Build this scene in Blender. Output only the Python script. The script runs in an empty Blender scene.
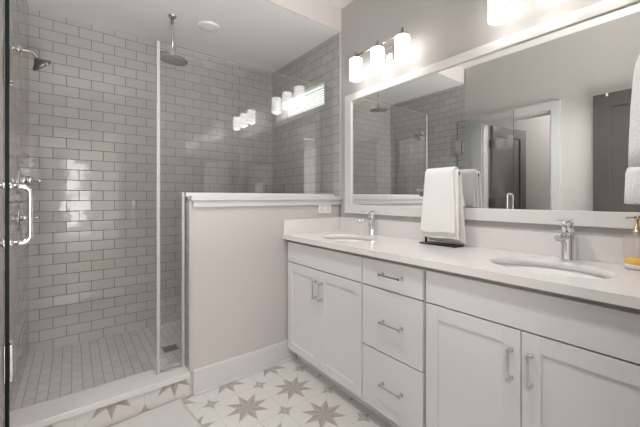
import bpy, bmesh, math, random
from mathutils import Vector, Matrix
random.seed(7)
PI = math.pi
sc = bpy.context.scene
COL = sc.collection

WORLD = 3
# ------------------------------------------------------------------ camera, world, light, exposure
cam_d = bpy.data.cameras.new('camera')
cam = bpy.data.objects.new('camera', cam_d); COL.objects.link(cam)
cam.location = (0, 0, 1.15)
cam.rotation_euler = (PI/2, 0, -math.radians(37.8))
cam_d.sensor_width = 36; cam_d.sensor_fit = 'HORIZONTAL'
cam_d.lens = 318.3/640*36
cam_d.shift_y = -16.0/640
cam_d.clip_start = 0.02
sc.camera = cam

w = bpy.data.worlds.new('world'); sc.world = w; w.use_nodes = True
w.node_tree.nodes['Background'].inputs[0].default_value = (0.96, 0.98, 1.0, 1)
w.node_tree.nodes['Background'].inputs[1].default_value = WORLD

vs = sc.view_settings
vs.view_transform = 'Standard'; vs.look = 'None'; vs.gamma = 1; vs.use_curve_mapping = False
vs.exposure = 0.1
sc.cycles.max_bounces = 12; sc.cycles.diffuse_bounces = 6; sc.cycles.glossy_bounces = 6
sc.cycles.transparent_max_bounces = 24; sc.cycles.transmission_bounces = 8
sc.cycles.sample_clamp_indirect = 6
sc.cycles.caustics_reflective = True; sc.cycles.caustics_refractive = False

def area(name, loc, rot, sx, sy, power, color=(1, 1, 1), spread=180):
    d = bpy.data.lights.new(name, 'AREA'); d.shape = 'RECTANGLE'; d.size = sx; d.size_y = sy
    d.energy = power; d.color = color; d.spread = math.radians(spread)
    o = bpy.data.objects.new(name, d); COL.objects.link(o); o.location = loc; o.rotation_euler = rot
    return o
# added fill light set in the open doorway behind the camera
DOOR_FILL, UP_FILL = 2.8, 325
BULB, SHADE_EMIT, CAN_FILL, PANE_EMIT, CLOSET_FILL = 0.15, 3.8, 37, 7.0, 32
area('doorway_fill', (0.19, -0.13, 1.05), (math.radians(96), 0, 0), 0.76, 1.85, DOOR_FILL, (1.0, 0.99, 0.98))
# added fill light low in the bedroom, aimed up through the doorway at the ceilings
area('upward_fill', (0.15, -1.2, 0.12), (math.radians(192), 0, 0), 1.8, 1.6, UP_FILL, (1.0, 0.985, 0.97))

# ------------------------------------------------------------------ node helpers
class NT:
    def __init__(s, name):
        s.m = bpy.data.materials.new(name); s.m.use_nodes = True
        s.t = s.m.node_tree; s.t.nodes.clear()
        s.out = s.n('ShaderNodeOutputMaterial')
    def n(s, k, **kw):
        nd = s.t.nodes.new(k)
        for a, b in kw.items(): setattr(nd, a, b)
        return nd
    def l(s, a, b): s.t.links.new(a, b)
    def put(s, sock, v):
        if isinstance(v, bpy.types.NodeSocket): s.l(v, sock)
        else: sock.default_value = v
    def M(s, op, a, b=None, c=None):
        nd = s.n('ShaderNodeMath', operation=op)
        s.put(nd.inputs[0], a)
        if b is not None: s.put(nd.inputs[1], b)
        if c is not None: s.put(nd.inputs[2], c)
        return nd.outputs[0]
    def mix(s, f, a, b):
        nd = s.n('ShaderNodeMix', data_type='RGBA')
        s.put(nd.inputs[0], f)
        s.put(nd.inputs[6], a if isinstance(a, bpy.types.NodeSocket) else (*a, 1))
        s.put(nd.inputs[7], b if isinstance(b, bpy.types.NodeSocket) else (*b, 1))
        return nd.outputs[2]
    def coords(s):
        return s.n('ShaderNodeTexCoord').outputs['Object']
    def sep(s, v):
        nd = s.n('ShaderNodeSeparateXYZ'); s.l(v, nd.inputs[0]); return nd.outputs
    def comb(s, x, y, z=0.0):
        nd = s.n('ShaderNodeCombineXYZ')
        for i, v in enumerate((x, y, z)): s.put(nd.inputs[i], v)
        return nd.outputs[0]
    def noise(s, v, scale, detail=2):
        nd = s.n('ShaderNodeTexNoise'); s.l(v, nd.inputs['Vector'])
        nd.inputs['Scale'].default_value = scale; nd.inputs['Detail'].default_value = detail
        return nd.outputs[0]
    def bump(s, h, strength, dist, normal=None):
        nd = s.n('ShaderNodeBump'); s.l(h, nd.inputs['Height'])
        nd.inputs['Strength'].default_value = strength; nd.inputs['Distance'].default_value = dist
        if normal is not None: s.l(normal, nd.inputs['Normal'])
        return nd.outputs[0]
    def bsdf(s, color, rough=0.5, metal=0.0, normal=None, **kw):
        b = s.n('ShaderNodeBsdfPrincipled')
        s.put(b.inputs['Base Color'], color if isinstance(color, bpy.types.NodeSocket) else (*color, 1))
        s.put(b.inputs['Roughness'], rough); s.put(b.inputs['Metallic'], metal)
        if normal is not None: s.l(normal, b.inputs['Normal'])
        for k, v in kw.items():
            s.put(b.inputs[k.replace('_', ' ')], v)
        s.l(b.outputs[0], s.out.inputs[0])
        return b

def mat(name, color, rough=0.5, metal=0.0, var=0.03, vscale=6, bump=0.0, bscale=200, bdist=0.001, **kw):
    t = NT(name); co = t.coords()
    n = t.noise(co, vscale)
    dark = tuple(c*(1-var) for c in color); lite = tuple(min(1, c*(1+var)) for c in color)
    colr = t.mix(n, dark, lite)
    nm = t.bump(t.noise(co, bscale, 3), bump, bdist) if bump else None
    t.bsdf(colr, rough, metal, nm, **kw)
    return t.m

def tile_mat(name, u, v, uoff, voff, color, grout, bw=0.1508, bh=0.0771, mortar=0.0022, rough=0.06, tilt=0.022, offset=0.5):
    """running-bond glazed tile; u/v name the object axes that run along and across the rows"""
    t = NT(name); co = t.sep(t.coords()); ax = {'x': 0, 'y': 1, 'z': 2}
    U = t.M('ADD', co[ax[u]], uoff); V = t.M('ADD', co[ax[v]], voff)
    vec = t.comb(U, V)
    def brick(c1, c2, cm):
        b = t.n('ShaderNodeTexBrick'); b.offset = offset; b.offset_frequency = 2; b.squash = 1
        t.l(vec, b.inputs['Vector'])
        b.inputs['Color1'].default_value = (*c1, 1); b.inputs['Color2'].default_value = (*c2, 1)
        b.inputs['Mortar'].default_value = (*cm, 1); b.inputs['Scale'].default_value = 1
        b.inputs['Mortar Size'].default_value = mortar; b.inputs['Mortar Smooth'].default_value = 0.25
        b.inputs['Bias'].default_value = 0
        b.inputs['Brick Width'].default_value = bw; b.inputs['Row Height'].default_value = bh
        return b
    b1 = brick(tuple(c*0.955 for c in color), tuple(c*1.045 for c in color), grout)
    b2 = brick((0, 0, 0), (1, 1, 1), (0.5, 0.5, 0.5))
    r = t.sep(b2.outputs['Color'])[0]
    r1 = t.M('MULTIPLY', t.M('SUBTRACT', r, 0.5), tilt)
    r2 = t.M('MULTIPLY', t.M('SUBTRACT', t.M('FRACT', t.M('MULTIPLY', r, 9.7)), 0.5), tilt)
    g = t.n('ShaderNodeNewGeometry').outputs['Normal']
    comps = {'x': 0.0, 'y': 0.0, 'z': 0.0}; comps[u] = r1; comps[v] = r2
    add = t.n('ShaderNodeVectorMath', operation='ADD'); t.l(g, add.inputs[0]); t.l(t.comb(comps['x'], comps['y'], comps['z']), add.inputs[1])
    nrm = t.n('ShaderNodeVectorMath', operation='NORMALIZE'); t.l(add.outputs[0], nrm.inputs[0])
    wav = t.bump(t.noise(t.coords(), 14, 1), 0.06, 0.01, nrm.outputs[0])
    inv = t.M('SUBTRACT', 1.0, b1.outputs['Fac'])
    nm = t.bump(inv, 0.5, 0.0015, wav)
    rg = t.M('ADD', t.M('MULTIPLY', b1.outputs['Fac'], 0.6), rough)
    t.bsdf(b1.outputs['Color'], rg, 0.0, nm)
    return t.m

def star_mat(name, u, v, u0, v0, P=0.2975):
    """encaustic star tile: eight-pointed stars on a square lattice, small four-pointed stars between them"""
    t = NT(name); raw = t.coords(); co = t.sep(raw); ax = {'x': 0, 'y': 1, 'z': 2}
    def cell(axis, c0):
        f = t.M('ADD', t.M('DIVIDE', t.M('SUBTRACT', co[ax[axis]], c0), P), 100.5)
        return t.M('MULTIPLY', t.M('SUBTRACT', t.M('FRACT', f), 0.5), P)
    bx, by = cell(u, u0), cell(v, v0)
    sx, sy = cell(u, u0+P/2), cell(v, v0+P/2)
    def star(x, y, n, R, rho):
        r = t.M('SQRT', t.M('ADD', t.M('MULTIPLY', x, x), t.M('MULTIPLY', y, y)))
        seg = 2*PI/n
        ph = t.M('SUBTRACT', t.M('FRACT', t.M('ADD', t.M('DIVIDE', t.M('ARCTAN2', y, x), seg), 10.5)), 0.5)
        a = t.M('MULTIPLY', t.M('ABSOLUTE', ph), seg)
        px = t.M('MULTIPLY', r, t.M('COSINE', a)); py = t.M('MULTIPLY', r, t.M('SINE', a))
        vx, vy = rho*math.cos(seg/2), rho*math.sin(seg/2)
        cr = t.M('SUBTRACT', t.M('MULTIPLY', py, vx-R), t.M('MULTIPLY', t.M('SUBTRACT', px, R), vy))
        L = math.hypot(vx-R, vy)
        f = t.M('ADD', t.M('DIVIDE', cr, L*0.0016), 0.5); f.node.use_clamp = True
        return f, ph, r
    big, ph, rb = star(bx, by, 8, 0.122, 0.057)
    sml, ph2, rs = star(sx, sy, 4, 0.051, 0.021)
    def line(d, wd):
        f = t.M('SUBTRACT', 1.5, t.M('DIVIDE', t.M('ABSOLUTE', d), wd)); f.node.use_clamp = True
        return f
    la = t.M('MAXIMUM', line(sx, 0.0011), line(sy, 0.0011))
    lb = t.M('MAXIMUM', line(t.M('SUBTRACT', bx, by), 0.0014), line(t.M('ADD', bx, by), 0.0014))
    lc = t.M('MAXIMUM', line(bx, 0.0009), line(by, 0.0009))
    lines = t.M('MAXIMUM', t.M('MAXIMUM', la, lb), lc)
    n1 = t.noise(raw, 9, 3); n2 = t.noise(raw, 160, 2)
    base = t.mix(n1, (0.585, 0.565, 0.552), (0.645, 0.625, 0.612))
    tau = t.mix(t.M('GREATER_THAN', ph, 0.0), (0.335, 0.305, 0.285), (0.40, 0.365, 0.345))
    tau2 = t.mix(n2, (0.32, 0.30, 0.275), (0.38, 0.355, 0.33))
    c = t.mix(t.M('MULTIPLY', lines, 0.5), base, (0.31, 0.29, 0.27))
    c = t.mix(big, c, tau)
    c = t.mix(sml, c, tau2)
    crs = t.M('MAXIMUM', t.M('MAXIMUM', line(t.M('SUBTRACT', sx, sy), 0.0016), line(t.M('ADD', sx, sy), 0.0016)), la)
    c = t.mix(t.M('MULTIPLY', t.M('MULTIPLY', crs, sml), 0.55), c, base)
    t.bsdf(c, 0.42, 0.0, t.bump(n2, 0.08, 0.001))
    return t.m

def glass_mat(name, tint=(0.978, 0.988, 0.984), f0=0.065, k=0.9):
    t = NT(name)
    lw = t.n('ShaderNodeLayerWeight'); lw.inputs[0].default_value = 0.5
    f5 = t.M('POWER', lw.outputs['Facing'], 5.0)
    n = t.noise(t.coords(), 3, 1)
    fac = t.M('ADD', t.M('MULTIPLY', f5, k), t.M('ADD', f0, t.M('MULTIPLY', n, 0.004)))
    tr = t.n('ShaderNodeBsdfTransparent'); tr.inputs[0].default_value = (*tint, 1)
    gl = t.n('ShaderNodeBsdfGlossy'); gl.inputs[0].default_value = (1, 1, 1, 1); gl.inputs['Roughness'].default_value = 0.0
    mx = t.n('ShaderNodeMixShader'); t.l(fac, mx.inputs[0]); t.l(tr.outputs[0], mx.inputs[1]); t.l(gl.outputs[0], mx.inputs[2])
    t.l(mx.outputs[0], t.out.inputs[0])
    return t.m

def emit_mat(name, color, strength, diffuse=(0.9, 0.88, 0.85)):
    t = NT(name); n = t.noise(t.coords(), 8, 1)
    b = t.bsdf(diffuse, 0.35)
    t.put(b.inputs['Emission Color'], t.mix(n, tuple(c*0.98 for c in color), color))
    b.inputs['Emission Strength'].default_value = strength
    return t.m

def shade_mat(name):
    """opal glass: scatters the bulb's light through and shines itself"""
    t = NT(name); n = t.noise(t.coords(), 20, 1)
    b = t.bsdf((0.92, 0.90, 0.87), 0.25)
    t.put(b.inputs['Emission Color'], t.mix(n, (1, 0.975, 0.945), (1, 0.985, 0.965)))
    b.inputs['Emission Strength'].default_value = SHADE_EMIT
    return t.m

def cloth_mat(name, color, scale=260, strength=0.6):
    t = NT(name); co = t.coords()
    n = t.noise(co, scale, 3); n2 = t.noise(co, 7, 2)
    c = t.mix(n2, tuple(x*0.97 for x in color), color)
    t.bsdf(c, 0.9, 0.0, t.bump(n, strength, 0.004), Sheen_Weight=0.25)
    return t.m

MT = {}
MT['paint'] = mat('wall_paint', (0.50, 0.477, 0.464), 0.6, var=0.012, bump=0.05, bscale=350)
MT['ceil'] = mat('ceiling_paint', (0.83, 0.83, 0.82), 0.75, var=0.01)
MT['trim'] = mat('trim_paint', (0.58, 0.58, 0.572), 0.38, var=0.01)
MT['cab'] = mat('cabinet_paint', (0.68, 0.692, 0.683), 0.36, var=0.012)
MT['cabin'] = mat('cabinet_carcass', (0.46, 0.44, 0.41), 0.5, var=0.03)
MT['quartz'] = mat('white_quartz', (0.73, 0.706, 0.696), 0.16, var=0.015, vscale=30)
MT['porc'] = mat('porcelain', (0.90, 0.895, 0.885), 0.10, var=0.005)
MT['chrome'] = mat('chrome', (0.80, 0.80, 0.81), 0.07, 1.0, var=0.01)
MT['nickel'] = mat('brushed_nickel', (0.68, 0.665, 0.65), 0.22, 1.0, var=0.04, vscale=60)
MT['steel'] = mat('satin_steel', (0.30, 0.295, 0.285), 0.34, 1.0, var=0.05, vscale=60)
MT['strip'] = mat('clear_vinyl_strip', (0.44, 0.44, 0.43), 0.25, var=0.04)
MT['channel'] = mat('satin_aluminium', (0.50, 0.50, 0.49), 0.42, 0.35, var=0.03)
MT['black'] = mat('black_metal', (0.012, 0.012, 0.013), 0.38, 0.2, var=0.1)
MT['brass'] = mat('brass', (0.70, 0.58, 0.36), 0.22, 1.0, var=0.03)
MT['plastic'] = mat('white_plastic', (0.82, 0.81, 0.80), 0.35, var=0.01)
MT['darkdoor'] = mat('dark_door_paint', (0.07, 0.064, 0.059), 0.3, var=0.05)
MT['mirror'] = mat('mirror_silver', (0.86, 0.875, 0.865), 0.0, 1.0, var=0.0)
MT['glass'] = glass_mat('clear_glass')
MT['edge_dark'] = mat('dark_glass_edge', (0.004, 0.008, 0.008), 0.5, 0.0, var=0.5, vscale=25, Specular_IOR_Level=0.12)
MT['edge_light'] = mat('pale_glass_edge', (0.50, 0.52, 0.51), 0.15, 0.0, var=0.08)
MT['rubber'] = mat('dark_slot', (0.02, 0.02, 0.02), 0.7, var=0.1)
MT['towel'] = cloth_mat('white_terry', (0.80, 0.79, 0.78), 150, 0.9)
MT['towel2'] = cloth_mat('cream_terry', (0.78, 0.755, 0.73), 150, 0.9)
MT['mat'] = cloth_mat('bath_mat_cotton', (0.57, 0.556, 0.547), 190, 0.8)
MT['amber'] = mat('amber_soap', (0.95, 0.55, 0.10), 0.2, var=0.05, Emission_Strength=0.0)
MT['shade'] = shade_mat('opal_glass')
MT['lens'] = mat('frosted_lens', (0.84, 0.83, 0.81), 0.4, var=0.01)
MT['blind'] = mat('blind_slat', (0.90, 0.90, 0.89), 0.5, var=0.01)
MT['daypane'] = emit_mat('bright_window_pane', (0.97, 0.98, 1.0), PANE_EMIT)
TILE = (0.49, 0.48, 0.462); GROUT = (0.185, 0.180, 0.172)
ZO = -1.126 + 40*0.0771
MT['tile_back'] = tile_mat('grey_subway_tile_back', 'x', 'z', 0.115-0.0754+20*0.1508, ZO, TILE, GROUT)
MT['tile_side'] = tile_mat('grey_subway_tile_side', 'y', 'z', 0.02, ZO+0.0771, TILE, GROUT)
MT['mosaic'] = tile_mat('shower_floor_mosaic', 'y', 'x', 5.0, 5.012, (0.60, 0.585, 0.56), (0.34, 0.33, 0.31), bw=0.1032, bh=0.0516, mortar=0.0018, rough=0.4, tilt=0.0)
MT['star'] = star_mat('star_tile_floor', 'x', 'y', 0.755, 1.6225)
MT['star_curb'] = star_mat('star_tile_curb', 'x', 'z', 0.4525, 0.143)
MT['bedfloor'] = mat('bedroom_floor_paint', (0.35, 0.27, 0.2), 0.5)

# ------------------------------------------------------------------ geometry helpers
def box(bm, x0, x1, y0, y1, z0, z1, mi=0):
    vs_ = [bm.verts.new((x, y, z)) for z in (z0, z1) for y in (y0, y1) for x in (x0, x1)]
    fs = [(0, 2, 3, 1), (4, 5, 7, 6), (0, 1, 5, 4), (2, 6, 7, 3), (0, 4, 6, 2), (1, 3, 7, 5)]
    out = []
    for f in fs:
        fc = bm.faces.new([vs_[i] for i in f]); fc.material_index = mi; out.append(fc)
    return out

def lathe(bm, prof, center=(0, 0, 0), axis='z', n=28, mi=0, caps=True):
    """prof: list of (radius, height along the axis)"""
    c = Vector(center)
    rot = {'z': Matrix.Identity(3), 'x': Matrix.Rotation(PI/2, 3, 'Y'), '-x': Matrix.Rotation(-PI/2, 3, 'Y'),
           'y': Matrix.Rotation(-PI/2, 3, 'X'), '-y': Matrix.Rotation(PI/2, 3, 'X')}[axis] if isinstance(axis, str) else axis
    rings = []
    for r, h in prof:
        rings.append([bm.verts.new(c + rot @ Vector((r*math.cos(2*PI*i/n), r*math.sin(2*PI*i/n), h))) for i in range(n)])
    for a, b in zip(rings, rings[1:]):
        for i in range(n):
            f = bm.faces.new((a[i], a[(i+1) % n], b[(i+1) % n], b[i])); f.smooth = True; f.material_index = mi
    if caps:
        f = bm.faces.new(rings[0][::-1]); f.material_index = mi
        f = bm.faces.new(rings[-1]); f.material_index = mi
    return rings

def tube(bm, pts, r, n=14, mi=0, caps=True):
    pts = [Vector(p) for p in pts]
    rad = r if isinstance(r, (list, tuple)) else [r]*len(pts)
    rings = []; up = None
    for i, p in enumerate(pts):
        d = (pts[min(i+1, len(pts)-1)] - pts[max(i-1, 0)]).normalized()
        if up is None:
            up = Vector((0, 0, 1)) if abs(d.z) < 0.9 else Vector((1, 0, 0))
        s = d.cross(up).normalized(); up = s.cross(d).normalized()
        rings.append([bm.verts.new(p + (s*math.cos(2*PI*k/n) + up*math.sin(2*PI*k/n))*rad[i]) for k in range(n)])
    for a, b in zip(rings, rings[1:]):
        for k in range(n):
            f = bm.faces.new((a[k], a[(k+1) % n], b[(k+1) % n], b[k])); f.smooth = True; f.material_index = mi
    if caps:
        for q in (rings[0][::-1], rings[-1]):
            f = bm.faces.new(q); f.material_index = mi

def arc(c, r, a0, a1, e1, e2, n=8):
    c = Vector(c); e1 = Vector(e1); e2 = Vector(e2)
    return [c + (e1*math.cos(a0+(a1-a0)*i/n) + e2*math.sin(a0+(a1-a0)*i/n))*r for i in range(n+1)]

def obj(name, bm, mats, parent=None, bevel=0.0, seg=2, origin=None, smooth=False, keep=False):
    bmesh.ops.recalc_face_normals(bm, faces=bm.faces[:])
    if bevel:
        es = [e for e in bm.edges if len(e.link_faces) == 2 and e.calc_face_angle(0) > 0.7]
        bmesh.ops.bevel(bm, geom=es, offset=bevel, segments=seg, affect='EDGES', profile=0.6, clamp_overlap=True)
    if smooth:
        for f in bm.faces: f.smooth = True
    me = bpy.data.meshes.new(name)
    o = bpy.data.objects.new(name, me); COL.objects.link(o)
    if not isinstance(mats, (list, tuple)): mats = [mats]
    for m in mats: me.materials.append(m)
    if origin is not None and parent is None:
        bmesh.ops.translate(bm, verts=bm.verts[:], vec=-Vector(origin)); o.location = origin
    if parent is not None:
        o.parent = parent
        if not keep:
            p = parent; off = Vector((0, 0, 0))
            while p: off += p.location; p = p.parent
            bmesh.ops.translate(bm, verts=bm.verts[:], vec=-off)
    bm.to_mesh(me); bm.free()
    return o

def tag(o, label, cat, group=None, kind=None):
    o['label'] = label; o['category'] = cat
    if group: o['group'] = group
    if kind: o['kind'] = kind
    return o

def thing(name, label, cat, loc, group=None):
    o = bpy.data.objects.new(name, None); COL.objects.link(o); o.location = loc
    o.empty_display_size = 0.05
    return tag(o, label, cat, group)

def struct(name, bm, mats, label=None, cat=None, **kw):
    o = obj(name, bm, mats, **kw); o['kind'] = 'structure'
    if label: o['label'] = label
    if cat: o['category'] = cat
    return o

def copy_thing(root, delta, label=None, group=None):
    r = root.copy(); COL.objects.link(r); r.location = root.location + Vector(delta)
    if label: r['label'] = label
    if group: r['group'] = group
    def rec(src, dst):
        for ch in list(src.children):
            c = ch.copy(); COL.objects.link(c); c.parent = dst
            rec(ch, c)
    rec(root, r)
    return r

# ------------------------------------------------------------------ key dimensions (metres)
XW = 1.70          # vanity wall
XL = -0.245        # left wall
YP, YG, YB = 1.925, 2.005, 3.013   # half wall face, shower glass, shower back wall
ZC, ZS = 2.66, 2.48               # main ceiling, shower ceiling
ZF = 0.055                        # shower floor
ZCT = 0.89                        # counter top
YE = 0.03                         # end wall beside the entry

# ------------------------------------------------------------------ structure
bm = bmesh.new(); box(bm, XL-0.115, XW+0.1, -0.1, YP+0.02, -0.08, 0.0)
struct('floor', bm, MT['star'], 'star patterned cement tile floor', 'floor')
bm = bmesh.new(); box(bm, -1.5, XL-0.115, 0.3, 2.6, -0.08, 0.0); box(bm, -1.6, 2.4, -2.7, -0.1, -0.08, 0.0)
struct('floor_beyond', bm, MT['bedfloor'], 'floor of the rooms beyond the bathroom', 'floor')
bm = bmesh.new(); box(bm, XL-0.01, XW+0.01, 2.05, YB+0.01, -0.08, ZF)
struct('floor_shower', bm, MT['mosaic'], 'beige mosaic tile floor of the shower', 'floor')

bm = bmesh.new(); box(bm, XL-0.115, XW+0.1, -0.1, YP, ZC, ZC+0.1)
struct('ceiling', bm, mat('dimmed_ceiling_paint', (0.76, 0.745, 0.73), 0.75, var=0.01), 'plain white main ceiling', 'ceiling')  # same paint as the shower ceiling, darkened to dim the light on it
bm = bmesh.new(); box(bm, XL-0.115, XW+0.1, YP, YB+0.1, ZS, ZC+0.1)
struct('ceiling_shower', bm, MT['ceil'], 'lower white ceiling over the shower', 'ceiling')

bm = bmesh.new(); box(bm, XL-0.115, XW+0.1, YB, YB+0.1, -0.08, ZS)
struct('wall_back', bm, MT['tile_back'], 'shower back wall in grey glossy subway tile', 'wall')

bm = bmesh.new(); box(bm, XL, XW, YP-0.012, YP, ZS-0.0005, ZC)
struct('wall_soffit', bm, mat('soffit_paint', (0.74, 0.71, 0.69), 0.65, var=0.01), 'painted drop from the main ceiling to the shower ceiling', 'wall')
# vanity wall and the tiled wall with the window
bm = bmesh.new(); box(bm, XW, XW+0.1, -0.1, YP, -0.08, ZC)
struct('wall_right', bm, MT['paint'], 'warm grey painted wall behind the vanity', 'wall')
WY0, WY1, WZ0, WZ1 = 2.115, 2.93, 1.935, 2.17
bm = bmesh.new(); X0, X1 = XW-0.008, XW+0.14
box(bm, X0, X1, YP, WY0, -0.08, ZS); box(bm, X0, X1, WY1, YB, -0.08, ZS)
box(bm, X0, X1, WY0, WY1, -0.08, WZ0); box(bm, X0, X1, WY0, WY1, WZ1, ZS)
struct('wall_right_shower', bm, MT['tile_side'], 'shower side wall in grey tile around the small window', 'wall')

# left wall: tiled in the shower, painted with a cased opening outside it
bm = bmesh.new(); TY = 1.90
box(bm, XL-0.115, XL, TY, YB, -0.08, ZS)
struct('wall_left_shower', bm, MT['tile_side'], 'left shower wall in grey tile behind the valves', 'wall')
OY0, OY1, OZ = 1.052, 1.706, 1.985
bm = bmesh.new(); X0, X1 = XL-0.115, XL
box(bm, X0, X1, OY1, TY, -0.08, ZC); box(bm, X0, X1, -0.1, OY0, -0.08, ZC); box(bm, X0, X1, OY0, OY1, OZ, ZC)
struct('wall_left', bm, MT['paint'], 'warm grey painted wall with the cased doorway', 'wall')

# end wall with the entry doorway the camera stands in
EX0, EX1 = -0.22, 0.60
bm = bmesh.new()
box(bm, EX1, XW, -0.1, YE, -0.08, ZC); box(bm, EX0, EX1, -0.1, YE, 2.06, ZC); box(bm, XL, EX0, -0.1, YE, -0.08, ZC)
struct('wall_front', bm, MT['paint'], 'painted end wall beside the entry doorway', 'wall')

# rooms beyond: bedroom behind the camera, closet behind the cased opening
bm = bmesh.new()
box(bm, -1.7, -0.20, -2.8, -2.7, -0.08, 2.66); box(bm, 0.28, 2.5, -2.8, -2.7, -0.08, 2.66)
box(bm, -0.20, 0.28, -2.8, -2.7, -0.08, 0.40); box(bm, -0.20, 0.28, -2.8, -2.7, 2.02, 2.66)
box(bm, -1.7, -1.6, -2.7, -0.1, -0.08, 2.66); box(bm, 2.4, 2.5, -2.7, -0.1, -0.08, 2.66)
box(bm, -1.7, 2.5, -2.8, -0.1, 2.66, 2.72)
box(bm, XW+0.1, 2.5, -0.11, -0.1, -0.08, 2.66); box(bm, -1.7, XL-0.115, -0.11, -0.1, -0.08, 2.66)
struct('wall_bedroom', bm, MT['paint'], 'bedroom walls behind the entry', 'wall')
bm = bmesh.new()
box(bm, -1.6, -1.5, 0.3, 2.6, -0.08, 2.5); box(bm, -1.5, XL-0.115, 0.2, 0.3, -0.08, 2.5)
box(bm, -1.5, XL-0.115, 2.5, 2.6, -0.08, 2.5); box(bm, -1.6, XL-0.115, 0.2, 2.6, 2.5, 2.6)
struct('wall_closet', bm, MT['paint'], 'painted walls of the small room through the cased doorway', 'wall')
d = bpy.data.lights.new('closet_fill', 'POINT'); d.energy = CLOSET_FILL; d.shadow_soft_size = 0.12; d.color = (1, 0.95, 0.88)  # unseen lamp added to light the room through the cased doorway
lo = bpy.data.objects.new('closet_fill', d); COL.objects.link(lo); lo.location = (-0.95, 0.95, 2.3); d.color = (1, 0.98, 0.95)

# bedroom window: tall bright pane in a white frame
bm = bmesh.new()
for a, b, c, e in ((-0.20, 0.28, 0.40, 0.46), (-0.20, 0.28, 1.96, 2.02), (-0.20, -0.14, 0.46, 1.96), (0.22, 0.28, 0.46, 1.96), (-0.14, 0.22, 1.19, 1.22)):
    box(bm, a, b, -2.76, -2.68, c, e)
w2 = struct('window_2', bm, MT['trim'], 'tall bedroom window behind the camera', 'window')
bm = bmesh.new(); box(bm, -0.14, 0.22, -2.74, -2.73, 0.46, 1.19); box(bm, -0.14, 0.22, -2.74, -2.73, 1.22, 1.96)
obj('pane', bm, MT['daypane'], w2)

# half wall with cap and tiled end
PX0 = 0.547
bm = bmesh.new(); box(bm, PX0, XW, YP, YP+0.125, -0.08, 1.135)
struct('wall_half', bm, MT['paint'], 'painted half wall between vanity and shower', 'wall')
bm = bmesh.new(); box(bm, PX0-0.012, PX0-0.0002, YP, YP+0.125, 0.0, 1.132)
box(bm, PX0-0.012, XW-0.01, YP+0.125, YP+0.137, 0.0, 1.155)
struct('trim_tile', bm, MT['tile_side'], 'grey tile cladding on the end and shower side of the half wall', 'trim')
bm = bmesh.new()
box(bm, PX0-0.008, XW+0.0, YP-0.028, YP+0.06, 1.132, 1.160)
box(bm, PX0+0.004, XW+0.0, YP-0.016, YP, 1.094, 1.132)
struct('trim_cap', bm, MT['trim'], 'white painted wooden cap on the half wall', 'trim', bevel=0.003)
bm = bmesh.new()
box(bm, PX0-0.016, XW-0.01, YP+0.06, YP+0.139, 1.155, 1.180)
struct('trim_ledge', bm, MT['quartz'], 'pale stone ledge under the shower glass', 'trim', bevel=0.002)
# metal tile edge on the end of the half wall and at the tile / paint joint
bm = bmesh.new(); box(bm, PX0-0.014, PX0-0.0002, YP-0.003, YP-0.0002, 0.142, 1.130)
struct('trim_edge', bm, MT['channel'], 'slim metal tile edge on the half wall end', 'trim')
bm = bmesh.new(); box(bm, XW-0.010, XW, YP-0.01, YP, 1.16, ZS)
struct('trim_edge', bm, MT['trim'], 'slim pale tile edge on the vanity wall', 'trim')
# baseboard on the half wall
bm = bmesh.new()
box(bm, PX0+0.005, 1.262, YP-0.016, YP, 0.0, 0.142); 
box(bm, PX0+0.005, 1.262, YP-0.027, YP-0.016, 0.0, 0.018)
struct('baseboard_half', bm, MT['trim'], 'white baseboard at the foot of the half wall', 'baseboard', bevel=0.004)

# shower curb: star-tiled riser and white slab
bm = bmesh.new(); box(bm, XL, PX0-0.012, YP, 2.07, -0.02, 0.108)
struct('curb', bm, MT['star_curb'], 'shower curb faced with star tile', 'curb')
bm = bmesh.new(); box(bm, XL, PX0-0.012, YP-0.014, 2.08, 0.108, 0.140)
struct('trim_curb', bm, mat('curb_stone', (0.62, 0.60, 0.59), 0.2, var=0.02), 'white stone slab on top of the shower curb', 'trim', bevel=0.003)

# casing of the doorway in the left wall
MT['casing'] = mat('dimmed_casing_paint', (0.52, 0.52, 0.512), 0.4, var=0.01)  # same paint as the trim, colour darkened to tone down its lighting
bm = bmesh.new()
CY0, CY1, CZ = 0.980, 1.824, 2.07
box(bm, XL, XL+0.018, CY0, OY0, 0, CZ); box(bm, XL, XL+0.018, OY1, CY1, 0, CZ); box(bm, XL, XL+0.018, OY0, OY1, OZ, CZ)
box(bm, XL-0.115, XL, OY0, OY0+0.015, 0, OZ); box(bm, XL-0.115, XL, OY1-0.015, OY1, 0, OZ); box(bm, XL-0.115, XL, OY0+0.015, OY1-0.015, OZ-0.015, OZ)
struct('trim_casing', bm, MT['casing'], 'white casing around the doorway in the left wall', 'trim', bevel=0.002)

# window_1 with blind
bm = bmesh.new(); fx0, fx1 = XW+0.06, XW+0.11
t_ = 0.028
box(bm, fx0, fx1, WY0, WY1, WZ0, WZ0+t_); box(bm, fx0, fx1, WY0, WY1, WZ1-t_, WZ1)
box(bm, fx0, fx1, WY0, WY0+t_, WZ0+t_, WZ1-t_); box(bm, fx0, fx1, WY1-t_, WY1, WZ0+t_, WZ1-t_)
box(bm, XW-0.014, fx0, WY0, WY1, WZ0, WZ0+0.012); box(bm, XW-0.01, fx0, WY0, WY1, WZ1-0.008, WZ1)
box(bm, XW-0.01, fx0, WY0, WY0+0.008, WZ0+0.012, WZ1-0.008); box(bm, XW-0.01, fx0, WY1-0.008, WY1, WZ0+0.012, WZ1-0.008)
win = struct('window_1', bm, MT['trim'], 'small high window with white blind in the shower', 'window')
bm = bmesh.new(); box(bm, fx0+0.02, fx0+0.026, WY0+t_, WY1-t_, WZ0+t_, WZ1-t_); obj('pane', bm, MT['glass'], win)
bm = bmesh.new()
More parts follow.
